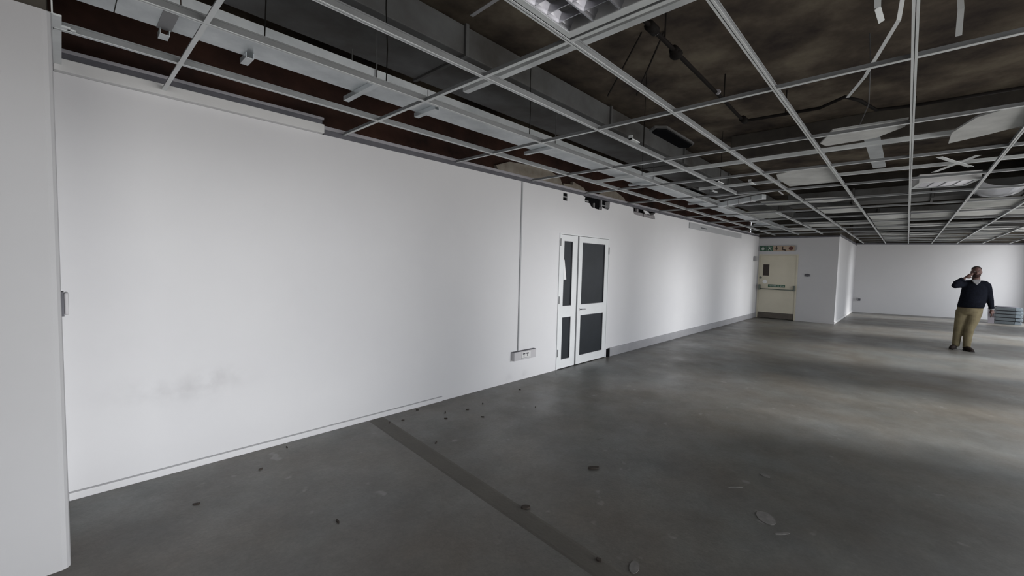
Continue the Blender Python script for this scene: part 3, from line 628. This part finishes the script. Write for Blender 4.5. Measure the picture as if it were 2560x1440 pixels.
for (x, y, L, w, th, lab) in ((3.03, -3.25, .15, .10, .6, 'oval pale plaster splash on the dark floor, largest of the pale marks'), (3.66, -3.11, .07, .05, 1.2, 'small pale plaster splash beyond the oval one'), (3.30, -3.0, .12, .02, -.7, 'thin pale plaster streak left of the oval splash'),
                              (2.92, -3.36, .10, .02, -.7, 'thin pale plaster streak just in front of the oval splash'), (3.32, -1.86, .09, .02, -.5, 'thin pale plaster streak in the middle of the floor'), (2.02, -2.86, .10, .05, .3, 'pale plaster splash beside the filled strip')):
    pts = [(x+math.cos(th)*L/2*math.cos(a)-math.sin(th)*w/2*math.sin(a), y+math.sin(th)*L/2*math.cos(a)+math.cos(th)*w/2*math.sin(a)) for a in [2*math.pi*i/14 for i in range(14)]]
    tag(obj('plaster_splash', MB().prism([pts], 0.0, .003, axis='z'), 'chalk'), lab, 'plaster mark')

# ------------------------------------------------------------ the person
PX = 12.95
pe = thing('person', (PX, -4.74, 0), 'bearded man in dark sweater and tan chinos walking with one hand raised to his face', 'person')
def arm_paths():
    R_ = [(PX, -4.715, 1.395), (PX-.07, -4.64, 1.375), (PX-.15, -4.565, 1.355), (PX-.17, -4.548, 1.36), (PX-.155, -4.57, 1.40), (PX-.13, -4.64, 1.47), (PX-.115, -4.70, 1.515)]
    L_ = [(PX, -5.005, 1.395), (PX, -5.035, 1.30), (PX+.01, -5.062, 1.18), (PX, -5.085, 1.06), (PX-.03, -5.105, .93), (PX-.035, -5.112, .90)]
    return R_, L_
RA, LA = arm_paths()
def limb(mb, path, rads): return mb.tube(path, rads, 14)
# body: one continuous surface
b = MB()
for q_ in (-4.73, -4.99): b.ball((PX, q_, 1.385), .055, .055, .055)
b.ball(RA[2], .043, .043, .043)
b.loft([(PX, -4.81, .80, .12, .16), (PX-.01, -4.82, .92, .14, .17), (PX-.02, -4.83, 1.05, .15, .17), (PX-.01, -4.85, 1.2, .13, .17), (PX, -4.86, 1.33, .11, .165), (PX, -4.863, 1.41, .085, .125), (PX, -4.863, 1.46, .06, .065), (PX-.01, -4.862, 1.56, .055, .055)])
b.ball((PX-.015, -4.860, 1.650), .092, .073, .110, 20, 14)          # skull
b.ball((PX-.045, -4.862, 1.585), .055, .052, .052)                 # jaw
b.ball((PX-.112, -4.862, 1.632), .018, .013, .022)                 # nose
b.ball((PX-.10, -4.862, 1.598), .014, .024, .008)                  # lips
for s in (-1, 1): b.ball((PX-.002, -4.860+s*.075, 1.640), .018, .010, .030)   # ears
for s in (-1, 1): b.ball((PX-.088, -4.861+s*.028, 1.668), .018, .022, .008)   # brows
limb(b, RA[:3], [.052, .048, .043]); limb(b, RA[2:3]+RA[4:], [.043, .039, .030, .026]); limb(b, LA, [.052, .048, .042, .038, .028, .026])
limb(b, [(PX, -4.73, .84), (PX-.02, -4.69, .62), (PX-.03, -4.668, .44), (PX, -4.655, .28), (PX+.02, -4.64, .08)], [.085, .072, .052, .048, .034])
limb(b, [(PX, -4.89, .84), (PX-.06, -4.85, .63), (PX-.08, -4.815, .44), (PX-.05, -4.81, .27), (PX-.03, -4.805, .08)], [.085, .072, .052, .048, .034])
# right hand held to the cheek
w = Vector((PX-.112, -4.712, 1.525)); k_ = Vector((PX-.115, -4.765, 1.575))
b.tube([w, (w+k_)/2, k_], [.026, .034, .030], 12)
for i, (dz, dx, L) in enumerate(((.028, -.012, .062), (.012, -.018, .072), (-.006, -.018, .066), (-.022, -.012, .052))):
    a = k_+Vector((dx*.6, .004, dz)); m1 = a+Vector((-.006, -L*.42, L*.25)); m2 = m1+Vector((.012, -L*.35, L*.05)); b.tube([k_+Vector((0, .02, dz*.7)), a, m1, m2], [.010, .010, .009, .007], 8)
b.tube([w+Vector((0, -.015, .0)), w+Vector((-.01, -.045, -.01)), w+Vector((-.01, -.085, .012))], [.012, .011, .008], 8)
# left hand hanging, lightly curled
w = Vector((PX-.037, -5.113, .885)); k_ = Vector((PX-.05, -5.118, .805))
b.tube([w, (w+k_)/2, k_], [.025, .036, .032], 12)
for i, (dx, L) in enumerate(((-.034, .070), (-.012, .080), (.010, .074), (.030, .058))):
    a = k_+Vector((dx, 0, -.004)); m1 = a+Vector((-.004, .004, -L*.55)); m2 = m1+Vector((-.006, .016, -L*.42)); b.tube([k_+Vector((dx*.8, 0, .02)), a, m1, m2], [.010, .010, .009, .007], 8)
b.tube([w+Vector((-.018, 0, -.02)), w+Vector((-.048, .012, -.05)), w+Vector((-.058, .018, -.088))], [.012, .011, .008], 8)
# feet
b.tube([(PX+.03, -4.642, .06), (PX-.05, -4.615, .045), (PX-.14, -4.585, .03)], [.034, .036, .028], 10)
b.tube([(PX-.02, -4.80, .06), (PX-.10, -4.825, .045), (PX-.18, -4.855, .03)], [.034, .036, .028], 10)
body = obj('body', b, 'skin', pe, remesh=.0065)
# sweater
s_ = MB()
s_.loft([(PX-.01, -4.812, .905, .168, .186), (PX-.02, -4.82, .935, .185, .198), (PX-.035, -4.828, 1.02, .195, .195), (PX-.03, -4.838, 1.12, .175, .188), (PX-.015, -4.85, 1.24, .15, .190), (PX-.005, -4.858, 1.34, .128, .185), (PX, -4.862, 1.41, .10, .150), (PX+.005, -4.863, 1.455, .078, .088), (PX+.012, -4.863, 1.475, .066, .070)])
s_.tube(RA[:3], [.076, .070, .061], 14); s_.tube(RA[2:3]+RA[4:6], [.061, .055, .046], 14); s_.ball(RA[2], .061, .061, .061)
for q_ in (-4.73, -4.985): s_.ball((PX, q_, 1.392), .078, .078, .076)
s_.tube(LA, [.076, .068, .060, .054, .042, .040], 14)
s_.tube([(PX, -4.80, 1.40), RA[0]], [.08, .076], 12); s_.tube([(PX, -4.92, 1.40), LA[0]], [.08, .076], 12)
obj('sweater', s_, 'sweater', pe, remesh=.011)
# collar of the shirt in the V of the neck
cl = MB().prism([[(-4.795, 1.478), (-4.930, 1.478), (-4.915, 1.435), (-4.872, 1.375), (-4.815, 1.435)]], PX-.118, PX-.055, axis='x')
obj('shirt_collar', cl, 'shirt', pe, bevel=.012)
obj('shirt_neckband', MB().loft([(PX, -4.863, 1.45, .070, .072), (PX-.002, -4.863, 1.48, .064, .066), (PX-.004, -4.863, 1.492, .058, .060)]), 'shirt', pe, smooth=True)
# trousers
p_ = MB()
p_.loft([(PX, -4.808, .76, .14, .17), (PX-.01, -4.81, .84, .155, .190), (PX-.015, -4.815, .92, .160, .186), (PX-.015, -4.817, .945, .158, .180)])
limb(p_, [(PX, -4.715, .83), (PX-.02, -4.70, .68), (PX-.03, -4.672, .45), (PX, -4.662, .28), (PX+.02, -4.655, .065)], [.108, .100, .074, .068, .060])
limb(p_, [(PX, -4.90, .83), (PX-.06, -4.865, .66), (PX-.08, -4.82, .45), (PX-.05, -4.812, .27), (PX-.035, -4.81, .065)], [.104, .098, .076, .068, .060])
obj('trousers', p_, 'chino', pe, remesh=.011)
obj('belt', MB().loft([(PX-.012, -4.815, .900, .166, .190), (PX-.014, -4.815, .925, .168, .190)], 28), 'belt', pe, smooth=True)
for nm, pts in (('shoe', [(PX+.055, -4.65, .045), (PX+.02, -4.642, .06), (PX-.05, -4.615, .05), (PX-.12, -4.590, .036), (PX-.175, -4.575, .028)]), ('shoe', [(PX+.01, -4.79, .045), (PX-.03, -4.80, .06), (PX-.10, -4.83, .05), (PX-.17, -4.862, .036), (PX-.22, -4.885, .028)])):
    sh = obj(nm, MB().tube(pts, [.036, .046, .047, .044, .026], 14), 'belt', pe, smooth=True)
    q = Vector(pts[0]); e = Vector(pts[-1])
    obj('sole', MB().bar((q.x, q.y, .008), (e.x, e.y, .008), .078, .016), 'hair', sh, bevel=.005).location = Vector(((q.x+e.x)/2, (q.y+e.y)/2, 0)) - base_of(sh)
# hair, beard, eyes, wristwatch, phone
hm = MB(); n = 20
for j in range(7):
    pass
hm.loft([(PX+.012, -4.860, 1.690, .080, .0755), (PX+.006, -4.860, 1.715, .080, .072), (PX, -4.860, 1.738, .066, .060), (PX-.002, -4.860, 1.755, .045, .040), (PX-.004, -4.860, 1.763, .02, .018)], 20)
obj('hair', hm, 'hair', pe, smooth=True)
obj('beard', MB().loft([(PX-.058, -4.862, 1.527, .02, .022), (PX-.055, -4.862, 1.542, .045, .045), (PX-.050, -4.862, 1.565, .058, .058), (PX-.045, -4.862, 1.592, .0575, .061), (PX-.038, -4.861, 1.618, .045, .0665)], 20), 'beard', pe, smooth=True)
for s in (-1, 1):
    ey = obj('eye', MB().ball((PX-.098, -4.861+s*.027, 1.652), .010, .012, .007), 'eyew', pe, smooth=True)
    obj('pupil', MB().ball((PX-.106, -4.861+s*.027, 1.652), .004, .005, .005, 8, 6), 'hair', ey)
wt = obj('wristwatch', MB().tube([(PX-.034, -5.110, .898), (PX-.035, -5.112, .884)], .034, 16), 'shirt', pe, smooth=True, label='pale wristwatch at the hanging wrist')
# the sweater hem and cuffs
obj('cuff', MB().tube([(PX-.028, -5.104, .935), (PX-.034, -5.11, .908)], .044, 16), 'sweater', pe, smooth=True)
obj('cuff', MB().tube([(PX-.132, -4.635, 1.465), (PX-.122, -4.67, 1.492)], .044, 16), 'sweater', pe, smooth=True)

for o in bpy.data.objects:
    if '_base' in o: del o['_base']
